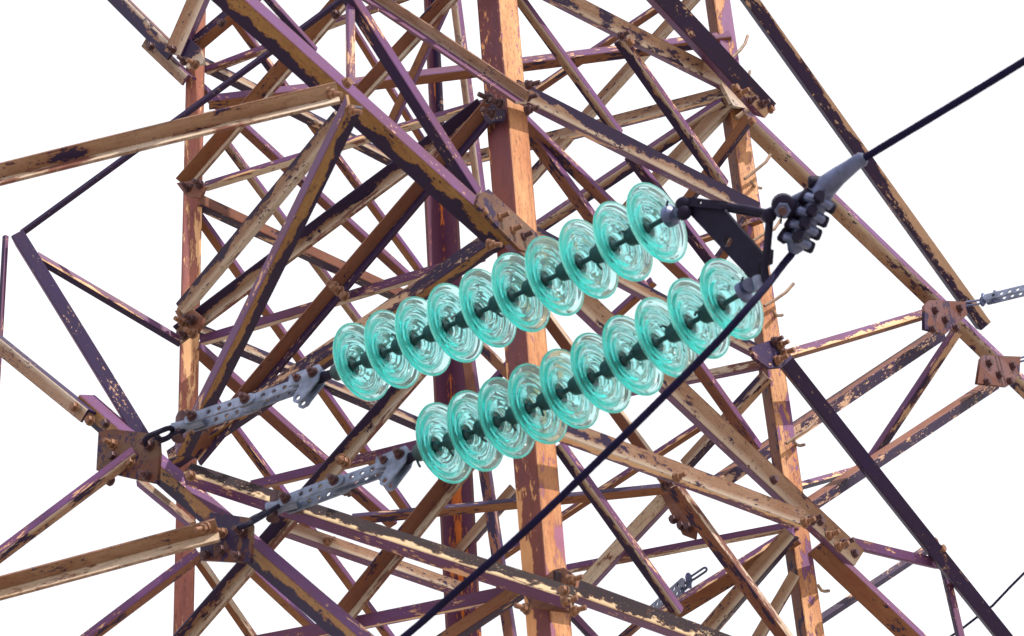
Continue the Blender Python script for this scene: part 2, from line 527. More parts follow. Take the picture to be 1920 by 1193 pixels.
D_, H_, C_, T_, S_ = 'diagonal_brace', 'horizontal_brace', 'arm_chord', 'arm_tie', 'arm_strut'
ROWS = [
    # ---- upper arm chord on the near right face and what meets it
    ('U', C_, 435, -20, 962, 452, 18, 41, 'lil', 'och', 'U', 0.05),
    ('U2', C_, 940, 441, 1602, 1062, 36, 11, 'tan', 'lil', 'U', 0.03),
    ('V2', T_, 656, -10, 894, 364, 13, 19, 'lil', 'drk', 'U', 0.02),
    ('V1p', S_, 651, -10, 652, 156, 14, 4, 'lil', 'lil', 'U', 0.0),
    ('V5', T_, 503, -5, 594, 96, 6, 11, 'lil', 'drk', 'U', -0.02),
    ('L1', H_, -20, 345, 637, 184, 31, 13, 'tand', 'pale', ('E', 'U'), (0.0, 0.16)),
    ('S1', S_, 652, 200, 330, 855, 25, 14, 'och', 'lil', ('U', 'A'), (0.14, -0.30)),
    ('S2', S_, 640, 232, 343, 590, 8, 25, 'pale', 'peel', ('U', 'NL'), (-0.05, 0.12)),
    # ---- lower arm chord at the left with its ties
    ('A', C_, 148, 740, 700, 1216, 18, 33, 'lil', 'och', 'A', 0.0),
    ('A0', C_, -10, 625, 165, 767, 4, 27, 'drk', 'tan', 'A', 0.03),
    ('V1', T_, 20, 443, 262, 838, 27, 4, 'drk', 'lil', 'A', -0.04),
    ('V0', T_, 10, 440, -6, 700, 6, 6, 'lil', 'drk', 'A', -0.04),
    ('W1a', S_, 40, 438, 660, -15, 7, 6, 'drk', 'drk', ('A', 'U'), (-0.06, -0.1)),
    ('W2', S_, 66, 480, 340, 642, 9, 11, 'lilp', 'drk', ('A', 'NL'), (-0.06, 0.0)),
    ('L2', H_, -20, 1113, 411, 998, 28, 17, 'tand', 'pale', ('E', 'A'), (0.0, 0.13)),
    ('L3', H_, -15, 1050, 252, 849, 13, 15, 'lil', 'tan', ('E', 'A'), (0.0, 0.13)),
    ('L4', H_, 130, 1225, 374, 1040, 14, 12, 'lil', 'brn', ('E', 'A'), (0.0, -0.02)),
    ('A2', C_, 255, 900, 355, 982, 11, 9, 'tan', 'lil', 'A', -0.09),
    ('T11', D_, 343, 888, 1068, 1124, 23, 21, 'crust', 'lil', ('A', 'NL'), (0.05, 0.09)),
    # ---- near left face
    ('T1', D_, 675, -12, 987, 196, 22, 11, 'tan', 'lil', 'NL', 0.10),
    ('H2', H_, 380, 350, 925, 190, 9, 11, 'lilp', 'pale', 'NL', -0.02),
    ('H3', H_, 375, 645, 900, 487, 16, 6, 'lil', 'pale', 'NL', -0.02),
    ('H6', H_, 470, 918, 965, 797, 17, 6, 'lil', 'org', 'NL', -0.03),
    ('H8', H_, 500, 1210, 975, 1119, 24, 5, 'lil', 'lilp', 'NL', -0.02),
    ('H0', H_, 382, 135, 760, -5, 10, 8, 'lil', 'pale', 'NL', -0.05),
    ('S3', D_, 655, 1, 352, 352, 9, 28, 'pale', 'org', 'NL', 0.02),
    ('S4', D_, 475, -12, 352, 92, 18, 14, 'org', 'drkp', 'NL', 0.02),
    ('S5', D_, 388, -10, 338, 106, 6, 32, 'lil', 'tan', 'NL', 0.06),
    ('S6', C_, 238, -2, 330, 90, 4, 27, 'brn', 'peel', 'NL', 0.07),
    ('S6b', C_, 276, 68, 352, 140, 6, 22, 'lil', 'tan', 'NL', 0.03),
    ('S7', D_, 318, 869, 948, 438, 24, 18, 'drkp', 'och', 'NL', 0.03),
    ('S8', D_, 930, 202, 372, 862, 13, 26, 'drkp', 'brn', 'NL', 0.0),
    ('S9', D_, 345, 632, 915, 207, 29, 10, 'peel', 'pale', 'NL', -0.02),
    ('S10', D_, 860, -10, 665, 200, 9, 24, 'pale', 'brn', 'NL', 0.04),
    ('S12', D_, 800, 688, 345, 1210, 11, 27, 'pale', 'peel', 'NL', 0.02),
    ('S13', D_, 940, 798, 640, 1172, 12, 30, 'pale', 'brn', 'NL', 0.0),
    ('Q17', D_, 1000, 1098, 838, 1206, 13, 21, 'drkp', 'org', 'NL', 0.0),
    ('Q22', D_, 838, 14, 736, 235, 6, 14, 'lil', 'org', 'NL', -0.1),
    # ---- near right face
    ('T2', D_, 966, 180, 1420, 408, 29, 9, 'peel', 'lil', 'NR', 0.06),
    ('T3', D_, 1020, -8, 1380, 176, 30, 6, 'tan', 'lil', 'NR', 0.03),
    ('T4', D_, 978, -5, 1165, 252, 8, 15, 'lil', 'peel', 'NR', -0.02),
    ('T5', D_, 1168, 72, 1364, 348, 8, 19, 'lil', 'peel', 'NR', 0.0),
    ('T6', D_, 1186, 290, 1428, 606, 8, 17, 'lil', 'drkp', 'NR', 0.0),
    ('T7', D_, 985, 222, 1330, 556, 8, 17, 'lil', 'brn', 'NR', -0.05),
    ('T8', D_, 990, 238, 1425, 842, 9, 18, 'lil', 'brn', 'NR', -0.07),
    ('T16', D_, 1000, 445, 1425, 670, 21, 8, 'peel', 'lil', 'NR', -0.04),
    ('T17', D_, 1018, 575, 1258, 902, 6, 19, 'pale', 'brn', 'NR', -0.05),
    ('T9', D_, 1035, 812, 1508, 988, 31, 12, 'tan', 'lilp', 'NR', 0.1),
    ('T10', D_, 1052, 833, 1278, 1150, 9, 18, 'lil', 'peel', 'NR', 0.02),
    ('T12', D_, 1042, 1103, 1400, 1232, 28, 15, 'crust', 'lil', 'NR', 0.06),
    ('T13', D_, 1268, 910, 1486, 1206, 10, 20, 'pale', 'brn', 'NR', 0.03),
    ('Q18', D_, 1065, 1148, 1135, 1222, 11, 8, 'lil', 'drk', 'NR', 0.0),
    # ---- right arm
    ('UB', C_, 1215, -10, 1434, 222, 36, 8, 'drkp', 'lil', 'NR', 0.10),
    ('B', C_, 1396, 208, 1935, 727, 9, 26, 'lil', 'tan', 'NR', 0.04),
    ('B3', C_, 1543, 1018, 1800, 1262, 9, 33, 'lil', 'org', 'NR', 0.04),
    ('V3', T_, 1388, -10, 1840, 620, 25, 4, 'drke', 'drk', 'NR', 0.0),
    ('V4', T_, 1456, 674, 1875, 1200, 26, 4, 'drk', 'drk', 'NR', 0.06),
    ('R1', S_, 1478, 669, 1757, 586, 14, 7, 'lilp', 'org', ('R', 'NR'), (0, 0.02)),
    ('R2', S_, 1335, 905, 1768, 614, 8, 23, 'brn', 'drkp', ('RF', 'NR'), (0.15, 0.0)),
    ('R3', S_, 1792, 622, 1630, 866, 13, 9, 'drkp', 'lil', ('NR', 'E'), (0.0, 0.1)),
    ('R4', S_, 1500, 955, 1872, 710, 10, 18, 'brn', 'drkp', ('R', 'NR'), (0.0, 0.0)),
    ('R5', S_, 1488, 916, 1614, 880, 9, 7, 'lilp', 'drk', ('R', 'NR'), (0.0, -0.2)),
    ('R6', S_, 1600, 1028, 1768, 1068, 19, 3, 'lil', 'lil', 'NR', 0.02),
    ('R8', S_, 1764, 1048, 1802, 1215, 12, 5, 'lil', 'drk', 'NR', 0.02),
    ('R7', S_, 1535, 1165, 1748, 1024, 9, 9, 'drkp', 'drk', ('R', 'NR'), (-0.3, -0.15)),
    # ---- far left face
    ('B1', D_, 425, 12, 800, 520, 6, 12, 'lil', 'org', 'LF', 0.0),
    ('B2', D_, 380, 165, 790, 540, 8, 14, 'lil', 'brn', 'LF', 0.03),
    ('B3f', D_, 425, 265, 690, 620, 5, 13, 'lil', 'tan', 'LF', 0.0),
    ('B4', D_, 372, 400, 775, 968, 6, 14, 'lil', 'org', 'LF', 0.02),
    ('B5', D_, 378, 384, 795, 578, 17, 13, 'brn', 'drkp', 'LF', 0.05),
    ('B6', D_, 372, 622, 805, 806, 14, 13, 'peel', 'drk', 'LF', 0.03),
    ('B7', D_, 375, 653, 745, 982, 9, 19, 'lil', 'brn', 'LF', 0.05),
    ('B8', D_, 395, 740, 740, 1206, 7, 13, 'lil', 'org', 'LF', 0.0),
    ('B9', D_, 368, 1042, 482, 1208, 8, 12, 'pale', 'org', 'LF', 0.05),
    ('B10', D_, 470, 1065, 625, 1208, 5, 14, 'lil', 'org', 'LF', 0.06),
    ('B12', D_, 378, 118, 748, 308, 12, 13, 'peel', 'drkp', 'LF', 0.03),
    ('H9', D_, 545, 1000, 866, 1112, 20, 12, 'tan', 'lil', 'LF', 0.1),
    # ---- plan bracing and far right face
    ('H1', H_, 392, 190, 1372, 69, 13, 15, 'lil', 'org', ('L', 'R'), (0.0, 0.0)),
    ('H7', H_, 660, 970, 1262, 911, 6, 15, 'drk', 'org', ('LF', 'RF'), (0.3, 0.3)),
    ('M1', D_, 855, -10, 904, 370, 8, 13, 'lil', 'tan', 'RF', 0.1),
    ('M2', D_, 880, 640, 966, 1203, 6, 19, 'lil', 'brn', 'RF', 0.1),
    ('M3', D_, 893, 632, 968, 706, 4, 17, 'pale', 'org', 'RF', 0.0),
    ('M4', D_, 900, 742, 972, 662, 8, 9, 'lil', 'drk', 'RF', 0.0),
    ('Q21', D_, 655, 38, 805, 280, 5, 10, 'lil', 'org', 'LF', -0.05),
    ('Q1', D_, 985, 182, 1250, 2, 7, 10, 'lilp', 'brn', 'RF', 0.0),
    ('Q2', D_, 1314, -12, 985, 352, 8, 17, 'pale', 'tan', 'RF', 0.03),
    ('Q4', H_, 858, 310, 1362, 182, 20, 6, 'tan', 'lilp', 'RF', 0.04),
    ('Q5', D_, 975, 443, 1352, 190, 8, 19, 'lil', 'peel', 'RF', 0.05),
    ('Q6', D_, 1372, 200, 1140, 448, 8, 24, 'pale', 'tan', 'RF', 0.02),
    ('Q7', D_, 1408, 224, 1288, 384, 8, 15, 'drkp', 'org', 'RF', 0.05),
    ('Q8', H_, 880, 797, 1428, 687, 14, 7, 'pale', 'lil', 'RF', 0.0),
    ('Q9', D_, 1438, 708, 1285, 876, 13, 15, 'drkp', 'tan', 'RF', 0.03),
    ('Q10', D_, 1268, 928, 1100, 1108, 9, 25, 'lil', 'pale', 'RF', 0.04),
    ('Q11', D_, 935, 1048, 1335, 785, 8, 9, 'lilp', 'org', 'RF', 0.02),
    ('H10', H_, 1060, 1070, 1490, 988, 11, 8, 'lil', 'pale', 'RF', 0.0),
    ('Q12', D_, 1225, 1160, 1484, 1000, 9, 27, 'lilp', 'org', 'RF', 0.05),
    ('Q13', D_, 1490, 1008, 1322, 1204, 10, 26, 'drkp', 'tan', 'RF', 0.08),
    ('Q14', D_, 1500, 1082, 1425, 1210, 4, 22, 'brn', 'tan', 'RF', 0.05),
    ('Q15', D_, 968, 922, 858, 1048, 8, 18, 'drkp', 'tan', 'RF', 0.0),
    ('Q16', D_, 1296, 456, 1425, 412, 8, 8, 'lilp', 'org', 'RF', 0.0),
    ('Q19', D_, 1222, 1150, 1150, 1212, 8, 9, 'pale', 'org', 'RF', 0.0),
    ('Q23', D_, 1305, 543, 1414, 388, 8, 14, 'drkp', 'org', 'RF', 0.0),
    ('Q24', D_, 1138, 604, 1222, 528, 8, 12, 'lil', 'org', 'RF', 0.0),
]
PL['R'] = Plane(LEG['R'][0], LEG['R'][1], LEG['R'][0] + RT)
PL['L'] = Plane(LEG['L'][0], LEG['L'][1], LEG['L'][0] + RT)
# bars seen from inside their angle
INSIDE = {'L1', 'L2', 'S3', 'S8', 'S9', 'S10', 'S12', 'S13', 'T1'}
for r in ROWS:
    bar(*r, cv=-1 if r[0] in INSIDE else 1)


# ------------------------------------------------------------------ plates, bolts, step bolts
def plate_mesh(name, outline, holes=(), th=0.01, uvs=0.0):
    """flat plate in local XY with real holes, thickness th along local z (bevelled edges)"""
    cu = bpy.data.curves.new('tmp', 'CURVE')
    cu.dimensions = '2D'
    cu.fill_mode = 'BOTH'
    cu.extrude = th / 2
    def ring(pts):
        s = cu.splines.new('POLY')
        s.points.add(len(pts) - 1)
        for p, q in zip(s.points, pts):
            p.co = (q[0], q[1], 0, 1)
        s.use_cyclic_u = True
    ring(outline)
    for (x, y, rx, ry, an) in holes:
        ca, sa_ = math.cos(an), math.sin(an)
        ring([(x + rx * math.cos(k / 20 * math.tau) * ca - ry * math.sin(k / 20 * math.tau) * sa_,
               y + rx * math.cos(k / 20 * math.tau) * sa_ + ry * math.sin(k / 20 * math.tau) * ca) for k in range(20)])
    ob = bpy.data.objects.new('tmp', cu)
    me = bpy.data.meshes.new_from_object(ob)
    me.name = name
    bpy.data.objects.remove(ob)
    bpy.data.curves.remove(cu)
    uvl = me.uv_layers.new(name='UVMap') if not me.uv_layers else me.uv_layers[0]
    for lp in me.loops:
        c = me.vertices[lp.vertex_index].co
        uvl.data[lp.index].uv = (c.x, 0.5 + c.y / 0.12)
    return me


def plate(name, px, plane, d, mat, parent, th=0.012, holes=(), label=None, tilt=None):
    """plate with its outline given at photo pixels on a plane of the structure"""
    P = plane if isinstance(plane, Plane) else PL[plane]
    P = P.shifted(d)
    pts = [P.hit(*p) for p in px]
    o = sum(pts, V()) / len(pts)
    ez = P.n
    ex = (RT - ez * RT.dot(ez)).normalized()
    ey = ez.cross(ex)
    loc = [((p - o).dot(ex), (p - o).dot(ey)) for p in pts]
    hs = []
    for (hx, hy, rr) in holes:
        q = P.hit(hx, hy) - o
        hs.append((q.dot(ex), q.dot(ey), rr, rr, 0))
    me = plate_mesh(name, loc, hs, th)
    ob = link(name, me, parent, (mat,), label)
    world_to(ob, frame_of(o, ex, ey, ez))
    return ob


def bolt_mesh(r=0.014, head=0.012, shank=0.02, mat='rbolt'):
    bm = bmesh.new()
    def cyl(n, rad, z0, z1, rad2=None):
        rad2 = rad if rad2 is None else rad2
        a = [bm.verts.new((rad * math.cos(k / n * math.tau), rad * math.sin(k / n * math.tau), z0)) for k in range(n)]
        b = [bm.verts.new((rad2 * math.cos(k / n * math.tau), rad2 * math.sin(k / n * math.tau), z1)) for k in range(n)]
        for k in range(n):
            bm.faces.new((a[k], a[(k + 1) % n], b[(k + 1) % n], b[k]))
        bm.faces.new(list(reversed(a)))
        bm.faces.new(b)
    cyl(16, r * 1.22, -0.004, 0.002)
    cyl(6, r, 0.003, 0.003 + head * 0.8)
    cyl(6, r, 0.003 + head * 0.8, 0.003 + head, r * 0.9)
    if shank:
        cyl(12, r * 0.55, 0.003 + head, 0.003 + head + shank)
    me = bpy.data.meshes.new('bolt')
    bm.to_mesh(me)
    bm.free()
    me.materials.append(M[mat])
    return me


BM = {('r', 1): bolt_mesh(0.013, 0.011, 0.02), ('r', 0): bolt_mesh(0.013, 0.011, 0),
      ('d', 1): bolt_mesh(0.0125, 0.011, 0.018, 'dbolt'), ('d', 0): bolt_mesh(0.0125, 0.011, 0, 'dbolt'),
      ('g', 1): bolt_mesh(0.013, 0.011, 0.012, 'dbolt'), ('b', 1): bolt_mesh(0.0138, 0.012, 0.024), ('h', 1): bolt_mesh(0.0138, 0.012, 0.024, 'dbolt')}


def bolt(px, py, plane, d, parent, kind=('r', 1), nrm=None):
    P = plane if isinstance(plane, Plane) else PL[plane]
    p = P.shifted(d).hit(px, py)
    n = nrm.normalized() if nrm is not None else P.n
    ex = n.orthogonal().normalized()
    o = bpy.data.objects.new('bolt', BM[kind])
    COL.objects.link(o)
    o.parent = parent
    world_to(o, frame_of(p, ex, n.cross(ex), n))
    return o


DOWN = V((0, 0, -1))
# splice plate where the upper chord meets the front leg
gp = plate('gusset_plate', [(890, 385), (896, 366), (913, 356), (1006, 441), (1000, 475), (972, 470)], 'U', 0.085, 'blot', pylon, label='chord splice plate with four bolts')
for x, y, k in ((905, 398, ('r', 0)), (932, 410, ('b', 1)), (956, 434, ('b', 1)), (976, 446, ('h', 1))):
    bolt(x, y, 'U', 0.082, gp, k, PL['U'].n + RT * 0.6 + UP * 0.25)
bolt(918, 459, 'U', 0.075, BARS['U'], ('b', 1), PL['U'].n - UP * 0.4)
# left arm plates
p1 = plate('gusset_plate', [(187, 812), (212, 806), (299, 816), (301, 850), (297, 908), (183, 883)], 'A', 0.11, 'blot', pylon, label='outer plate of the left arm, dark with tan flakes')
for x, y, k in ((212, 834, ('b', 1)), (280, 837, ('h', 1)), (212, 856, ('d', 0)), (276, 893, ('d', 1)), (245, 868, ('r', 0)), (207, 902, ('d', 1))):
    bolt(x, y, 'A', 0.118, p1, k)
p2 = plate('gusset_plate', [(398, 962), (468, 972), (475, 986), (472, 1056), (378, 1051), (378, 985)], 'A', 0.11, 'blot', pylon, label='inner plate of the left arm, blotched dark')
for x, y, k in ((455, 999, ('h', 1)), (418, 1000, ('r', 1)), (448, 1044, ('d', 1)), (416, 1032, ('d', 0)), (385, 1042, ('d', 0))):
    bolt(x, y, 'A', 0.118, p2, k)
bolt(386, 990, 'A', 0.19, BARS['L2'], ('b', 1), PL['A'].n - UP * 0.5)
bolt(358, 893, 'A', 0.09, BARS['T11'], ('r', 0))
bolt(140, 764, 'A', 0.045, BARS['A'], ('r', 0)); bolt(169, 789, 'A', 0.01, BARS['A'], ('r', 0)); bolt(198, 795, 'A', 0.03, BARS['A'], ('d', 0))
bolt(618, 175, 'U', 0.19, BARS['L1'], ('b', 1), PL['U'].n - UP * 0.5)
bolt(655, 208, 'U', 0.17, BARS['S1'], ('b', 1), PL['U'].n - UP * 0.5)
bolt(650, 156, 'U', 0.08, BARS['U'], ('r', 0))
# front leg joints
jn = plate('gusset_plate', [(904, 212), (926, 196), (946, 206), (944, 228), (914, 232)], 'NL', 0.03, 'drkp', pylon)
for x, y, n in ((917, 186, -1), (923, 214, -1), (938, 196, -1), (985, 184, 1), (988, 207, 1), (990, 160, 1)):
    bolt(x, y, 'NL' if n < 0 else 'NR', 0.10, BARS['legN'], ('h', 1), PL['NL' if n < 0 else 'NR'].n + RT * 0.5 * n - UP * 0.1 * n)
jb = plate('gusset_plate', [(985, 1115), (1040, 1070), (1060, 1066), (1085, 1085), (1070, 1150), (1000, 1140)], 'NL', 0.02, 'brn', pylon)
for x, y, n in ((988, 1142, -1), (1068, 1088, 1), (1058, 1128, 1), (1074, 1146, 1)):
    bolt(x, y, 'NL' if n < 0 else 'NR', 0.11, BARS['legN'], ('b', 1), PL['NL' if n < 0 else 'NR'].n + RT * 0.5 * n)
bolt(1058, 1108, 'NL', 0.14, BARS['T11'], ('r', 0))
# left leg joints
jl = plate('gusset_plate', [(333, 345), (372, 338), (386, 352), (378, 372), (352, 370)], 'NL', 0.05, 'brn', pylon)
for x, y in ((352, 352), (374, 346)):
    bolt(x, y, 'NL', 0.06, jl, ('d', 1))
jl2 = plate('gusset_plate', [(330, 585), (352, 572), (384, 598), (372, 625), (348, 618)], 'NL', 0.04, 'brn', pylon)
for x, y, k in ((342, 582, ('r', 0)), (344, 606, ('b', 1)), (360, 600, ('h', 1)), (362, 626, ('b', 1)), (346, 630, ('d', 1))):
    bolt(x, y, 'NL', 0.055, jl2, k)
jl3 = plate('gusset_plate', [(325, 92), (352, 70), (378, 92), (384, 120), (352, 128)], 'NL', 0.045, 'peel', pylon)
for x, y, k in ((324, 94, ('d', 1)), (346, 115, ('d', 1)), (366, 122, ('b', 1)), (283, 88, ('d', 0)), (416, 44, ('d', 0))):
    bolt(x, y, 'NL', 0.1, jl3, k)
bolt(636, 546, 'NL', 0.07, BARS['S8'], ('b', 1)); bolt(626, 537, 'NL', 0.07, BARS['S8'], ('r', 1)); bolt(646, 556, 'NL', 0.07, BARS['S8'], ('r', 0))
bolt(640, 862, 'NL', 0.1, BARS['S12'], ('b', 1), PL['NL'].n - UP * 0.5 + RT * 0.5); bolt(648, 868, 'NL', 0.1, BARS['S12'], ('b', 1))
bolt(613, 1016, 'LF', 0.12, BARS['H9'], ('r', 1)); bolt(630, 28, 'NL', 0.07, BARS['S3'], ('d', 1))
# right leg joints
jr = plate('gusset_plate', [(1350, 158), (1385, 150), (1412, 178), (1400, 205), (1372, 200)], 'NR', 0.03, 'peel', pylon)
for x, y, k in ((1378, 166, ('r', 0)), (1386, 177, ('b', 1)), (1408, 228, ('r', 0)), (1428, 196, ('d', 1)), (1444, 205, ('r', 0)), (1405, 190, ('d', 1))):
    bolt(x, y, 'NR', 0.12, jr, k)
jr2 = plate('gusset_plate', [(1406, 652), (1440, 640), (1462, 646), (1484, 672), (1464, 690), (1440, 692), (1412, 672)], 'NR', 0.10, 'drk', pylon, label='dark plate on the right leg')
for x, y, k in ((1462, 648, ('r', 1)), (1470, 664, ('b', 1)), (1458, 676, ('b', 1)), (1452, 640, ('d', 1))):
    bolt(x, y, 'NR', 0.115, jr2, k)
for x, y, k in ((1450, 900, ('d', 0)), (1508, 981, ('b', 1)), (1522, 976, ('h', 1)), (1537, 978, ('d', 0)), (1554, 1005, ('b', 1)), (1572, 1026, ('b', 1)), (1582, 1020, ('h', 1)), (1602, 1038, ('d', 0))):
    bolt(x, y, 'NR', 0.14, BARS['U2'], k)
jr3 = plate('gusset_plate', [(1240, 926), (1270, 924), (1308, 984), (1304, 1012), (1282, 1004)], 'RF', 0.06, 'brn', pylon)
for x, y in ((1270, 984), (1283, 986), (1255, 972)):
    bolt(x + 8, y + 2, 'RF', 0.075, jr3, ('d', 0))
bolt(1268, 896, 'NR', 0.16, BARS['T9'], ('r', 1)); bolt(1246, 914, 'NR', 0.06, BARS['T13'], ('d', 1)); bolt(1165, 68, 'NR', 0.08, BARS['T3'], ('d', 1)); bolt(1180, 80, 'NR', 0.03, BARS['T5'], ('r', 0))
# right arm plates
p3 = plate('gusset_plate', [(1731, 574), (1741, 564), (1808, 567), (1811, 592), (1770, 628), (1731, 618)], 'NR', 0.09, 'pbrn', pylon, label='upper plate at the tip of the right arm')
for x, y in ((1753, 582), (1772, 600), (1748, 618), (1799, 578), (1792, 616)):
    bolt(x, y, 'NR', 0.1, p3, ('d', 0))
p4 = plate('gusset_plate', [(1837, 674), (1842, 667), (1911, 670), (1909, 703), (1886, 726), (1830, 720)], 'NR', 0.09, 'pbrn', pylon, label='outermost plate on the right arm')
for x, y in ((1854, 681), (1873, 703), (1850, 717), (1898, 686), (1893, 715)):
    bolt(x, y, 'NR', 0.1, p4, ('d', 0))
bolt(1750, 1017, 'NR', 0.07, BARS['V4'], ('r', 0)); bolt(1765, 1030, 'NR', 0.08, BARS['V4'], ('r', 0))


def tube_mesh(name, pts, r, n=10, taper=None, closed=False, strands=0):
    """round bar through points; taper = radius per point"""
    bm = bmesh.new()
    rings = []
    prev = None
    for i, p in enumerate(pts):
        if closed:
            tg = (pts[(i + 1) % len(pts)] - pts[i - 1]).normalized()
        else:
            tg = (pts[min(i + 1, len(pts) - 1)] - pts[max(i - 1, 0)]).normalized()
        if prev is None:
            nx = tg.orthogonal().normalized()
        else:
            nx = (prev - tg * prev.dot(tg)).normalized()
        prev = nx
        ny = tg.cross(nx)
        rr = taper[i] if taper else r
        ring_ = []
        for k in range(n):
            an = k / n * math.tau
            q = rr * (1 - 0.13 * (0.5 - 0.5 * math.cos(strands * an + i * 0.55))) if strands else rr
            ring_.append(bm.verts.new(p + nx * q * math.cos(an) + ny * q * math.sin(an)))
        rings.append(ring_)
    m = len(rings)
    for i in range(m if closed else m - 1):
        a, b = rings[i], rings[(i + 1) % m]
        for k in range(n):
            bm.faces.new((a[k], a[(k + 1) % n], b[(k + 1) % n], b[k]))
    if not closed:
        bm.faces.new(list(reversed(rings[0])))
        bm.faces.new(rings[-1])
    bmesh.ops.recalc_face_normals(bm, faces=bm.faces)
    for f in bm.faces:
        f.smooth = len(f.verts) == 4
    me = bpy.data.meshes.new(name)
    bm.to_mesh(me)
    bm.free()
    me.set_sharp_from_angle(angle=0.7)
    return me


def tube(name, wpts, r, mat, parent, n=10, taper=None, closed=False, label=None, strands=0):
    """round bar through WORLD points, its origin at their middle"""
    o = sum(wpts, V()) / len(wpts)
    me = tube_mesh(name, [p - o for p in wpts], r, n, taper, closed, strands)
    ob = link(name, me, parent, (mat,), label)
    world_to(ob, Matrix.Translation(o))
    return ob


# bent step bolts up the right leg
for pts in ([(1371, 110), (1388, 94), (1397, 82), (1402, 67)], [(1396, 336), (1418, 319), (1436, 304), (1445, 290)],
            [(1380, 222), (1400, 207), (1418, 195), (1425, 178)], [(1412, 452), (1434, 438), (1452, 430), (1464, 412)],
            [(1433, 574), (1454, 562), (1474, 548), (1488, 532)], [(1474, 832), (1496, 817), (1514, 806), (1528, 792)],
            [(1409, 341), (1414, 349), (1419, 352), (1427, 353)], [(1449, 584), (1454, 591), (1460, 592), (1467, 591)],
            [(1488, 828), (1494, 834), (1500, 836), (1508, 834)], [(1534, 1098), (1540, 1107), (1546, 1109), (1554, 1108)], [(1393, 137), (1398, 140), (1404, 142), (1406, 134)]):
    d0 = depth(PL['R'].hit(*pts[0]))
    tube('step_bolt', [at(x, y, d0 - 0.02 + 0.03 * i) for i, (x, y) in enumerate(pts)], 0.0052 if pts[0][0] != 1380 else 0.009, 'hook', pylon, 8)

# ------------------------------------------------------------------ insulator strings
SPX = {'top': [(675, 680), (733, 656.5), (791, 632), (851, 607), (912, 579.5), (974, 550), (1037, 519.5), (1101, 487.5), (1165, 454.5), (1229, 419.5)],
       'low': [(831, 832), (889, 809.5), (947, 785), (1006, 759), (1065, 731), (1124, 701), (1184, 668.5), (1245, 635), (1307, 599.5), (1369, 563)]}
D0 = depth(PL['A'].hit(300, 815)) - 0.45
DSTEP = 0.067                                            # each disc stands this much nearer than the one before


def sdepth(x, which='top'):
    x0 = SPX[which][0][0]
    return D0 - DSTEP * (x - x0) / 61.6 - (0.24 if which == 'low' else 0.0)


def lathe(name, prof, n=72):
    bm = bmesh.new()
    rings = []
    for (r, z) in prof:
        if r < 1e-6:
            rings.append([bm.verts.new((0, 0, z))])
        else:
            rings.append([bm.verts.new((r * math.cos(k / n * math.tau), r * math.sin(k / n * math.tau), z)) for k in range(n)])
    for a, b in zip(rings, rings[1:]):
        for k in range(n):
            j = (k + 1) % n
            vs = []
            for v in ((a[k], a[j], b[j], b[k]) if len(a) > 1 and len(b) > 1 else ((a[0], b[j], b[k]) if len(a) == 1 else (a[k], a[j], b[0]))):
                vs.append(v)
            f = bm.faces.new(vs)
            f.smooth = True
    bmesh.ops.recalc_face_normals(bm, faces=bm.faces)
    me = bpy.data.meshes.new(name)
    bm.to_mesh(me)
    bm.free()
    return me


def smooth_profile(pts, sub=3):
    """Catmull-Rom through the profile points so the glass has soft ribs"""
    out = []
    n = len(pts)
    for i in range(n - 1):
        p0, p1, p2, p3 = pts[max(i - 1, 0)], pts[i], pts[i + 1], pts[min(i + 2, n - 1)]
        for s in range(sub):
            t = s / sub
            q = []
            for c in (0, 1):
                q.append(0.5 * (2 * p1[c] + (-p0[c] + p2[c]) * t + (2 * p0[c] - 5 * p1[c] + 4 * p2[c] - p3[c]) * t * t + (-p0[c] + 3 * p1[c] - 3 * p2[c] + p3[c]) * t ** 3))
            out.append((max(q[0], 0.0), q[1]))
    out.append(pts[-1])
    return out


# local +z runs from the cap through the pin (towards the yoke); millimetres
GL = [(0, -60), (22, -60), (33, -54), (36, -43), (44, -38), (62, -33), (84, -25), (97, -19), (101, -18.5), (109, -11.5), (113, -10.5), (121, -4), (126, 2), (128, 7), (127, 11), (123, 12),
      (118, 7), (111, 1), (104, -2), (98, 0), (92, 2), (86, -3), (79, -8), (71, -8), (63, -6), (55, -10), (46, -13),
      (39, -17), (34, -23), (24, -29), (14, -31), (0, -31)]
glass_me = lathe('glass_disc', smooth_profile([(r / 1000 * 0.885, z / 1000 * 0.90) for r, z in GL], 3), 80)
glass_me.materials.append(M['glass'])
CAPP = [(0, -99), (11, -99), (19, -97), (23.5, -91), (25, -80), (28, -70), (34, -60), (37, -44), (36, -37), (33, -40), (26, -54), (0, -54)]
cap_me = lathe('cap', [(r / 1000, z / 1000) for r, z in CAPP], 32)
cap_me.materials.append(M['cap'])
PINP = [(0, -27.6), (15, -27.6), (15, -24), (9, -20), (7, -10), (7, 18), (8, 24), (0, 30)]
pin_me = lathe('pin', [(r / 1000, z / 1000) for r, z in PINP], 20)
pin_me.materials.append(M['cap'])
cot_me = tube_mesh('cotter_pin', [V((0.020, -0.010, -0.090)), V((0.034, -0.004, -0.090)), V((0.038, 0.003, -0.092))], 0.0035, 6)
cot_me.materials.append(M['cap'])

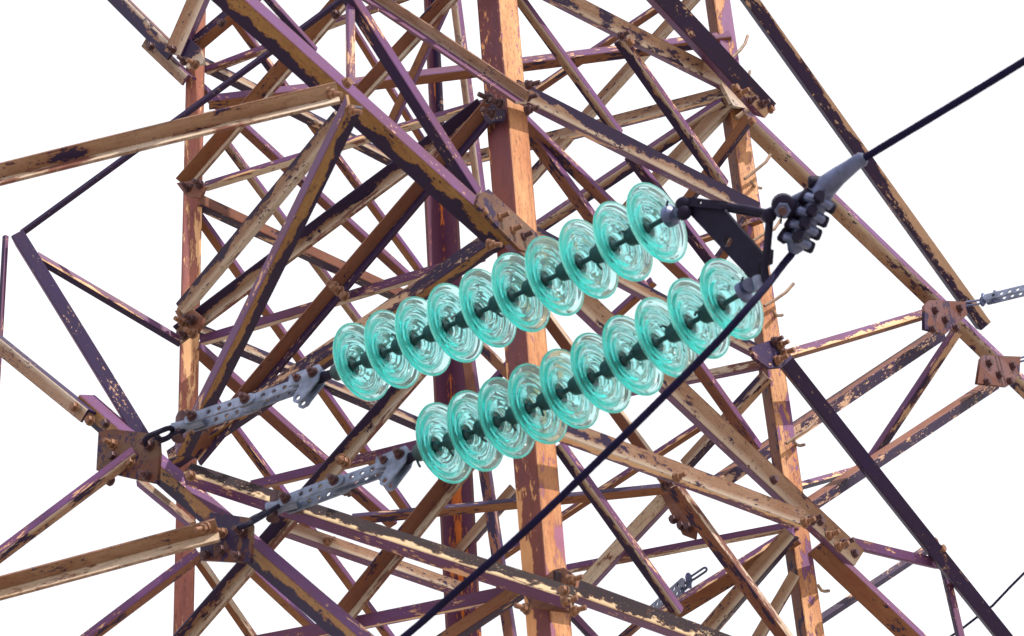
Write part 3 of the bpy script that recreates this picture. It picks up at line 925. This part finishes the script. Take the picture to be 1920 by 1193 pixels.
STR = {}
for which, lab in (('top', 'upper string of ten green glass discs across the pylon'), ('low', 'lower string of ten green glass discs crossed by the dark cable')):
    px = SPX[which]
    wp = [at(x, y, sdepth(x, which)) for x, y in px]
    th = thing('insulator_string', lab, 'insulator', wp[0], 'tension insulator strings of green glass discs')
    STR[which] = wp
    for i, p in enumerate(wp):
        ax = (wp[min(i + 1, 9)] - wp[max(i - 1, 0)]).normalized()
        ax = (ax + V((random.uniform(-1, 1), random.uniform(-1, 1), random.uniform(-1, 1))) * 0.012).normalized()
        ex = (UP - ax * UP.dot(ax)).normalized()
        ex = (Matrix.Rotation(random.uniform(0, 6.28), 3, ax) @ ex)
        g = bpy.data.objects.new('glass_disc', glass_me)
        COL.objects.link(g)
        g.parent = th
        world_to(g, frame_of(p, ex, ax.cross(ex), ax))
        for nm, me in (('cap', cap_me), ('pin', pin_me), ('cotter_pin', cot_me)):
            c = bpy.data.objects.new(nm, me)
            COL.objects.link(c)
            c.parent = g


# ------------------------------------------------------------------ perforated adjuster straps between the arm plates and the strings
def plane_frame(p0, p1, tilt):
    """frame along p0->p1 whose face looks to the camera side, tipped by tilt towards image up"""
    ex = (p1 - p0).normalized()
    tw = (CAM - p0)
    tw = (tw - ex * tw.dot(ex)).normalized()
    ez = Matrix.Rotation(-tilt, 3, ex) @ tw
    if ez.dot(UP) < 0 < tilt:
        ez = Matrix.Rotation(tilt, 3, ex) @ tw
    return ex, ez.cross(ex), ez


def capsule(x0, x1, h):
    pts = []
    for k in range(9):
        a = math.pi / 2 + math.pi * k / 8
        pts.append((x0 + h * math.cos(a), h * math.sin(a)))
    for k in range(9):
        a = -math.pi / 2 + math.pi * k / 8
        pts.append((x1 + h * math.cos(a), h * math.sin(a)))
    return pts


def ring_link(name, a, b, wid, r, mat, parent, nrm):
    """oval chain link from a to b lying in the plane with normal nrm"""
    ex = (b - a).normalized()
    ey = nrm.cross(ex).normalized()
    L = (b - a).length
    pts = []
    for k in range(10):
        t = math.pi / 2 + math.pi * k / 9
        pts.append(a + ex * (wid * math.cos(t)) + ey * (wid * math.sin(t)))
    for k in range(10):
        t = -math.pi / 2 + math.pi * k / 9
        pts.append(b + ex * (wid * math.cos(t)) + ey * (wid * math.sin(t)))
    return tube(name, pts, r, mat, parent, 8, closed=True)


def put(name, me, parent, mw):
    o = bpy.data.objects.new(name, me)
    COL.objects.link(o)
    o.parent = parent
    world_to(o, mw)
    return o


def adjuster(root, s_px, m_px, e_px, d_s, d_e, tilt=0.78):
    """two pairs of perforated plates: s->m (wide pair) and m->e (inner pair), then a bracket with a hanging eye at e"""
    ps, pm, pe = at(*s_px, d_s), at(*m_px, (d_s + d_e) / 2), at(*e_px, d_e)
    ex, ey, ez = plane_frame(ps, pe, tilt)
    gap = 0.038
    for (a, b, off, hh) in ((ps, pm, (0, -gap), 0.0175), (pm, pe, (-0.008, -gap + 0.008), 0.0175)):
        e1, e2, e3 = plane_frame(a, b, tilt)
        L = (b - a).length
        hs = [(L * t, 0, 0.0078, 0.0078, 0) for t in (0.3, 0.5, 0.7)]
        for o_ in off:
            me = plate_mesh('side_plate', capsule(-0.012, L + 0.012, hh), hs, 0.006)
            q = link('side_plate', me, root, ('galv',))
            world_to(q, frame_of(a + e3 * o_, e1, e2, e3))
    for p in (ps, pm, pe):
        put('bolt', BM[('g', 1)], root, frame_of(p + ez * 0.006, ex, ey, ez))
        put('bolt', BM[('g', 1)], root, frame_of(p - ez * (gap + 0.006), ex, -ey, -ez))
    # bracket
    L = 0.062
    out = [(-0.03, 0.022), (L + 0.006, 0.026), (L + 0.016, 0.010), (L + 0.008, -0.030), (0.034, -0.070), (0.024, -0.084), (0.006, -0.088), (-0.008, -0.078), (-0.008, -0.062), (0.010, -0.030), (0.004, -0.020), (-0.03, -0.018)]
    for o_ in (0.009, -0.018):
        me = plate_mesh('eye_bracket', out, [(0.008, -0.071, 0.008, 0.008, 0)], 0.006)
        q = link('eye_bracket', me, root, ('galv',))
        world_to(q, frame_of(pe + ez * o_, ex, ey, ez))
    tip = pe + ex * L + ez * -0.016
    put('bolt', BM[('g', 1)], root, frame_of(pe + ex * 0.052 + ez * 0.014, ex, ey, ez))
    return ps, pe, tip, (ex, ey, ez)


GA = 'perforated adjuster straps at the arm plates'
for which, root_px, s_px, m_px, e_px, plate_px, lab in (
        ('top', (335, 803), (362, 783), (461, 750), (562, 714), (283, 825), 'pale perforated steel strap bolted between left plate and upper glass string'),
        ('low', (512, 952), (538, 937), (628, 903), (725, 868), (458, 985), 'pale perforated steel strap leading to lower glass string')):
    d_e = sdepth(e_px[0], which)
    d_s = d_e + 0.15
    root = thing('adjuster_strap', lab, 'strap', at(*s_px, d_s), GA)
    ps, pe, tip, fr = adjuster(root, s_px, m_px, e_px, d_s, d_e)
    ex, ey, ez = fr
    first = STR[which][0]
    sax = (STR[which][1] - first).normalized()
    tube('ball_eye', [tip - ex * 0.03, (tip + first - sax * 0.10) / 2, first - sax * 0.09], 0.012, 'iron', root, 10, taper=[0.02, 0.014, 0.013])
    # clevis and chain back to the arm plate
    c0 = at(root_px[0] + 2, root_px[1], d_s + 0.02)
    c1 = ps - ez * 0.022
    tube('clevis', [c0 - ex * 0.02, (c0 + c1) / 2, c1 + ex * 0.02], 0.016, 'galv', root, 12, taper=[0.022, 0.017, 0.019])
    tube('bolt', [c0 + ey * 0.055, c0 + ey * 0.04, c0 - ey * 0.03, c0 - ey * 0.04], 0.012, 'dbolt', root, 8, taper=[0.012, 0.016, 0.012, 0.02])
    pp = PL['A'].shifted(0.13).hit(*plate_px)
    dirn = (c0 - pp)
    m1 = pp + dirn * 0.5
    ring_link('chain_link', pp + dirn * 0.42, c0 - dirn * 0.06, 0.020, 0.007, 'iron', root, ez)
    ring_link('shackle', pp + dirn * 0.02, pp + dirn * 0.52, 0.022, 0.008, 'iron', root, ey)

# ------------------------------------------------------------------ yoke plate, links, dead-end clamp, cable
ytop, ylow = STR['top'][-1], STR['low'][-1]
stx = (STR['top'][-1] - STR['top'][-3]).normalized()
YP = Plane(ytop, ytop + stx, ylow)
yc = YP.hit(1385, 455)
yoke = thing('yoke_plate', 'dark steel yoke plate with one hole joining both glass strings', 'yoke', yc)
me_holes = [(1367, 455, 0.014)]
plate('plate', [(1288, 394), (1300, 382), (1356, 386), (1362, 396), (1430, 474), (1432, 478), (1436, 466), (1448, 468), (1446, 494), (1438, 498), (1426, 494), (1424, 530), (1414, 534), (1404, 518)], YP, 0, 'iron', yoke, 0.014, me_holes)


def ypt(x, y, dz=0.0):
    return YP.hit(x, y) - FWD * dz


plate('slotted_plate', [(1284, 371), (1300, 371), (1366, 379), (1370, 391), (1352, 393), (1300, 388), (1284, 388)], YP.shifted(0.016), 0, 'iron', yoke, 0.010, [(1314, 381, .006), (1322, 382, .006), (1330, 383, .006)][:1])
tube('link_bar', [ypt(1350, 385, .02), ypt(1372, 388, .02), ypt(1405, 393, .02), ypt(1442, 401, .02)], 0.0092, 'iron', yoke, 10)
tube('link_bar', [ypt(1443, 402, .02), ypt(1437, 470, .02), ypt(1432, 500, .02), ypt(1436, 530, .02)], 0.0105, 'iron', yoke, 10)
tube('link_bar', [ypt(1292, 393, -.02), ypt(1330, 395, -.02), ypt(1362, 392, -.02), ypt(1442, 406, -.02)], 0.0075, 'iron', yoke, 8)
for (x, y) in ((1280, 383), (1282, 400), (1441, 405)):
    tube('pin', [ypt(x, y, .045), ypt(x, y, .04), ypt(x, y, -.04), ypt(x, y, -.045)], 0.02, 'iron', yoke, 14, taper=[0.012, 0.0185, 0.0185, 0.012])
# socket clevises joining the last pins to the yoke
for p, (ex_, ey_) in ((ytop, (1281, 395)), (ylow, (1412, 536))):
    ax = (STR['top'][-1] - STR['top'][-2]).normalized()
    q0 = p + ax * 0.035
    q1 = ypt(ex_, ey_)
    tube('socket_clevis', [q0, q0 + (q1 - q0) * 0.12, q0 + (q1 - q0) * 0.45, q0 + (q1 - q0) * 0.6, q1], 0.02, 'clamp', yoke, 12, taper=[0.017, 0.029, 0.027, 0.014, 0.017])
    tube('cotter_pin', [q0 + UP * 0.02, q0 + UP * 0.045 + RT * 0.006], 0.003, 'iron', yoke, 6)
tube('pin', [ypt(1418, 520, .03), ypt(1424, 545, .03)], 0.014, 'galv', yoke, 10)
tube('pin', [ypt(1404, 534, .03), ypt(1404, 534, -.03)], 0.018, 'clamp', yoke, 12)

# dead-end clamp
dY = depth(ypt(1441, 402))
cd = lambda x: dY - 0.35 * (x - 1441) / 600.0
cp = lambda x, y, dz=0.0: at(x, y, cd(x) - dz)
clamp = thing('dead_end_clamp', 'grey bolted dead end clamp gripping the cable beside the yoke', 'clamp', cp(1530, 370))
tube('link_rod', [cp(1441, 402), cp(1462, 392), cp(1490, 376), cp(1536, 354)], 0.0125, 'clamp', clamp, 12, taper=[0.016, 0.014, 0.0135, 0.0145])
tube('eye', [cp(1470, 388, .05), cp(1470, 388, .045), cp(1468, 384, -.03), cp(1468, 384, -.035)], 0.03, 'iron', clamp, 18, taper=[0.022, 0.030, 0.030, 0.022])
tube('nut', [cp(1467, 396, .085), cp(1468, 394, .05)], 0.020, 'clamp', clamp, 6)
tube('nut', [cp(1467, 397, .10), cp(1467, 396, .085)], 0.011, 'dbolt', clamp, 8)
tube('cotter_pin', [cp(1465, 402, .09), cp(1464, 420, .09)], 0.0025, 'iron', clamp, 6)
tube('clamp_body', [cp(1536, 372), cp(1538, 366), cp(1552, 347), cp(1572, 330), cp(1594, 314), cp(1608, 303), cp(1617, 299), cp(1622, 296)], 0.03, 'clamp', clamp, 20,
     taper=[0.018, 0.027, 0.029, 0.024, 0.020, 0.0185, 0.0185, 0.013])
tube('clamp_body', [cp(1558, 352), cp(1544, 362), cp(1536, 376), cp(1524, 398), cp(1511, 422), cp(1499, 446), cp(1492, 460), cp(1486, 474)], 0.022, 'clamp', clamp, 16,
     taper=[0.018, 0.027, 0.029, 0.026, 0.025, 0.026, 0.026, 0.013])
kax = (cp(1495, 455) - cp(1535, 372)).normalized()
kside = kax.cross(FWD).normalized()
for i, (x, y) in enumerate(((1533, 378), (1519, 404), (1506, 428), (1493, 452))):
    c = cp(x, y)
    side = (RT * 0.93 - UP * 0.37).normalized()
    # U-bolt over the keeper: two legs with nuts, two heads towards the viewer
    tube('u_bolt', [c - side * 0.030 - FWD * 0.004, c - side * 0.026 - FWD * 0.026, c - side * 0.010 - FWD * 0.036, c + side * 0.010 - FWD * 0.036, c + side * 0.026 - FWD * 0.026, c + side * 0.030 - FWD * 0.004], 0.012, 'clamp', clamp, 8)
    tube('nut', [c - side * 0.020, c - side * 0.024, c - side * 0.040 + UP * 0.004, c - side * 0.044 + UP * 0.005], 0.016, 'iron', clamp, 10, taper=[0.014, 0.0205, 0.020, 0.014])
    tube('nut', [c + side * 0.020, c + side * 0.024, c + side * 0.044 - UP * 0.002, c + side * 0.048 - UP * 0.002], 0.016, 'iron', clamp, 10, taper=[0.012, 0.0165, 0.0155, 0.011])
    c2 = c - FWD * 0.04 + UP * 0.006
    tube('nut', [c2, c2 - FWD * 0.012 + UP * 0.003, c2 - FWD * 0.03 + UP * 0.008], 0.015, 'iron', clamp, 8, taper=[0.015, 0.016, 0.013])
c = cp(1530, 342)
tube('nut', [c - RT * 0.02, c - RT * 0.014, c + RT * 0.012, c + RT * 0.018 + UP * 0.003], 0.016, 'iron', clamp, 10, taper=[0.012, 0.017, 0.016, 0.011])

# conductor and jumper: one cable
jd = sdepth(1369, 'low') - 0.22
cab = [at(2500, -245, cd(1622) - 0.75), at(1920, 115, cd(1622) - 0.22), at(1770, 206.5, cd(1622) - 0.1), cp(1622, 296), cp(1580, 326), cp(1545, 362), cp(1500, 444), cp(1486, 474), cp(1470, 494, 0.03),
       at(1440, 533, jd + 0.05), at(1400, 580, jd), at(1340, 647, jd), at(1240, 748, jd + .03), at(1120, 866, jd + .06), at(980, 1000, jd + .12), at(850, 1114, jd + .2), at(756, 1196, jd + .3), at(560, 1350, jd + .5)]
# Catmull-Rom
cpts = []
for i in range(len(cab) - 1):
    a0, a1, a2, a3 = cab[max(i - 1, 0)], cab[i], cab[i + 1], cab[min(i + 2, len(cab) - 1)]
    for s in range(4):
        t = s / 4
        cpts.append(0.5 * (2 * a1 + (a2 - a0) * t + (2 * a0 - 5 * a1 + 4 * a2 - a3) * t * t + (3 * a1 - a0 - 3 * a2 + a3) * t ** 3))
cpts.append(cab[-1])
dense = [cpts[0]]
for a_, b_ in zip(cpts, cpts[1:]):
    m_ = max(1, int((b_ - a_).length / 0.009))
    dense += [a_.lerp(b_, (q_ + 1) / m_) for q_ in range(m_)]
cable = tube('conductor_cable', dense, 0.0098, 'cable', None, 40, strands=10)
cable['label'] = 'thick dark power cable running through the clamp and looping down past glass discs'
cable['category'] = 'cable'


# far hardware: straps at the right arm, ring, small strap below, thin wire
def far_strap(lab, x0, y0, x1, y1, d0, d1, hx, hy):
    a, b = at(x0, y0, d0), at(x1, y1, d1)
    root = thing('adjuster_strap', lab, 'strap', a, 'small adjuster straps beyond the right leg')
    ex, ey, ez = plane_frame(a, b, 0.7)
    L = (b - a).length
    n = max(3, int(L / 0.033))
    for o_ in (0, -0.026):
        me = plate_mesh('side_plate', capsule(0.02, L, 0.013), [(0.03 + (L - 0.04) * (k + 0.5) / n, 0, 0.0065, 0.0065, 0) for k in range(n)], 0.005)
        q = link('side_plate', me, root, ('galv',))
        world_to(q, frame_of(a + ez * o_, ex, ey, ez))
    for t in (0.0, 0.045):
        c = a + ex * t - ez * 0.013
        tube('bolt', [c + ey * 0.030, c + ey * 0.024, c + ey * 0.012, c + ey * 0.010, c - ey * 0.012, c - ey * 0.022], 0.008, 'clamp', root, 8, taper=[0.006, 0.006, 0.007, 0.011, 0.011, 0.006])
    c = a - ez * 0.017
    hk = at(hx, hy, d0)
    ring_link('chain_link', c - (c - hk) * 0.2, hk + (c - hk) * 0.15, 0.009, 0.0038, 'clamp', root, ez)
    return root


dB = depth(PL['NR'].hit(1810, 570))
far_strap('perforated strap at upper tip plate of the right arm, cut by the photo edge', 1840, 560, 2060, 506, dB - 0.12, dB - 0.3, 1806, 571)
far_strap('small perforated strap low behind the bracing, left of the right leg', 1285, 1086, 1210, 1152, depth(PL['RF'].hit(1290, 1080)) + .1, depth(PL['RF'].hit(1290, 1080)) + .3, 1325, 1066)
dB4 = depth(PL['NR'].hit(1905, 680))
far_strap('perforated strap at the outermost right plate, only its shackle in the photo', 1930, 664, 2120, 612, dB4 - 0.12, dB4 - 0.3, 1902, 678)
wire = tube('thin_wire', [at(1770, 1202, 13.2), at(1800, 1182, 13.1), at(1835, 1155, 13.0), at(1861, 1136, 12.95), at(1895, 1100, 12.9), at(1925, 1070, 12.85), at(2100, 900, 12.6)], 0.0045, 'cable', None, 8)
wire['label'] = 'thin dark wire curving behind the dark tie in the lower right corner'
wire['category'] = 'wire'

# ------------------------------------------------------------------ ground
bm = bmesh.new()
for x, y in ((-2500, -2500), (2500, -2500), (2500, 2500), (-2500, 2500)):
    bm.verts.new((x, y, 0))
bm.faces.new(bm.verts)
gm = bpy.data.meshes.new('ground')
bm.to_mesh(gm)
bm.free()
gm.materials.append(ground_mat())
go = bpy.data.objects.new('ground', gm)
COL.objects.link(go)
go['kind'] = 'structure'
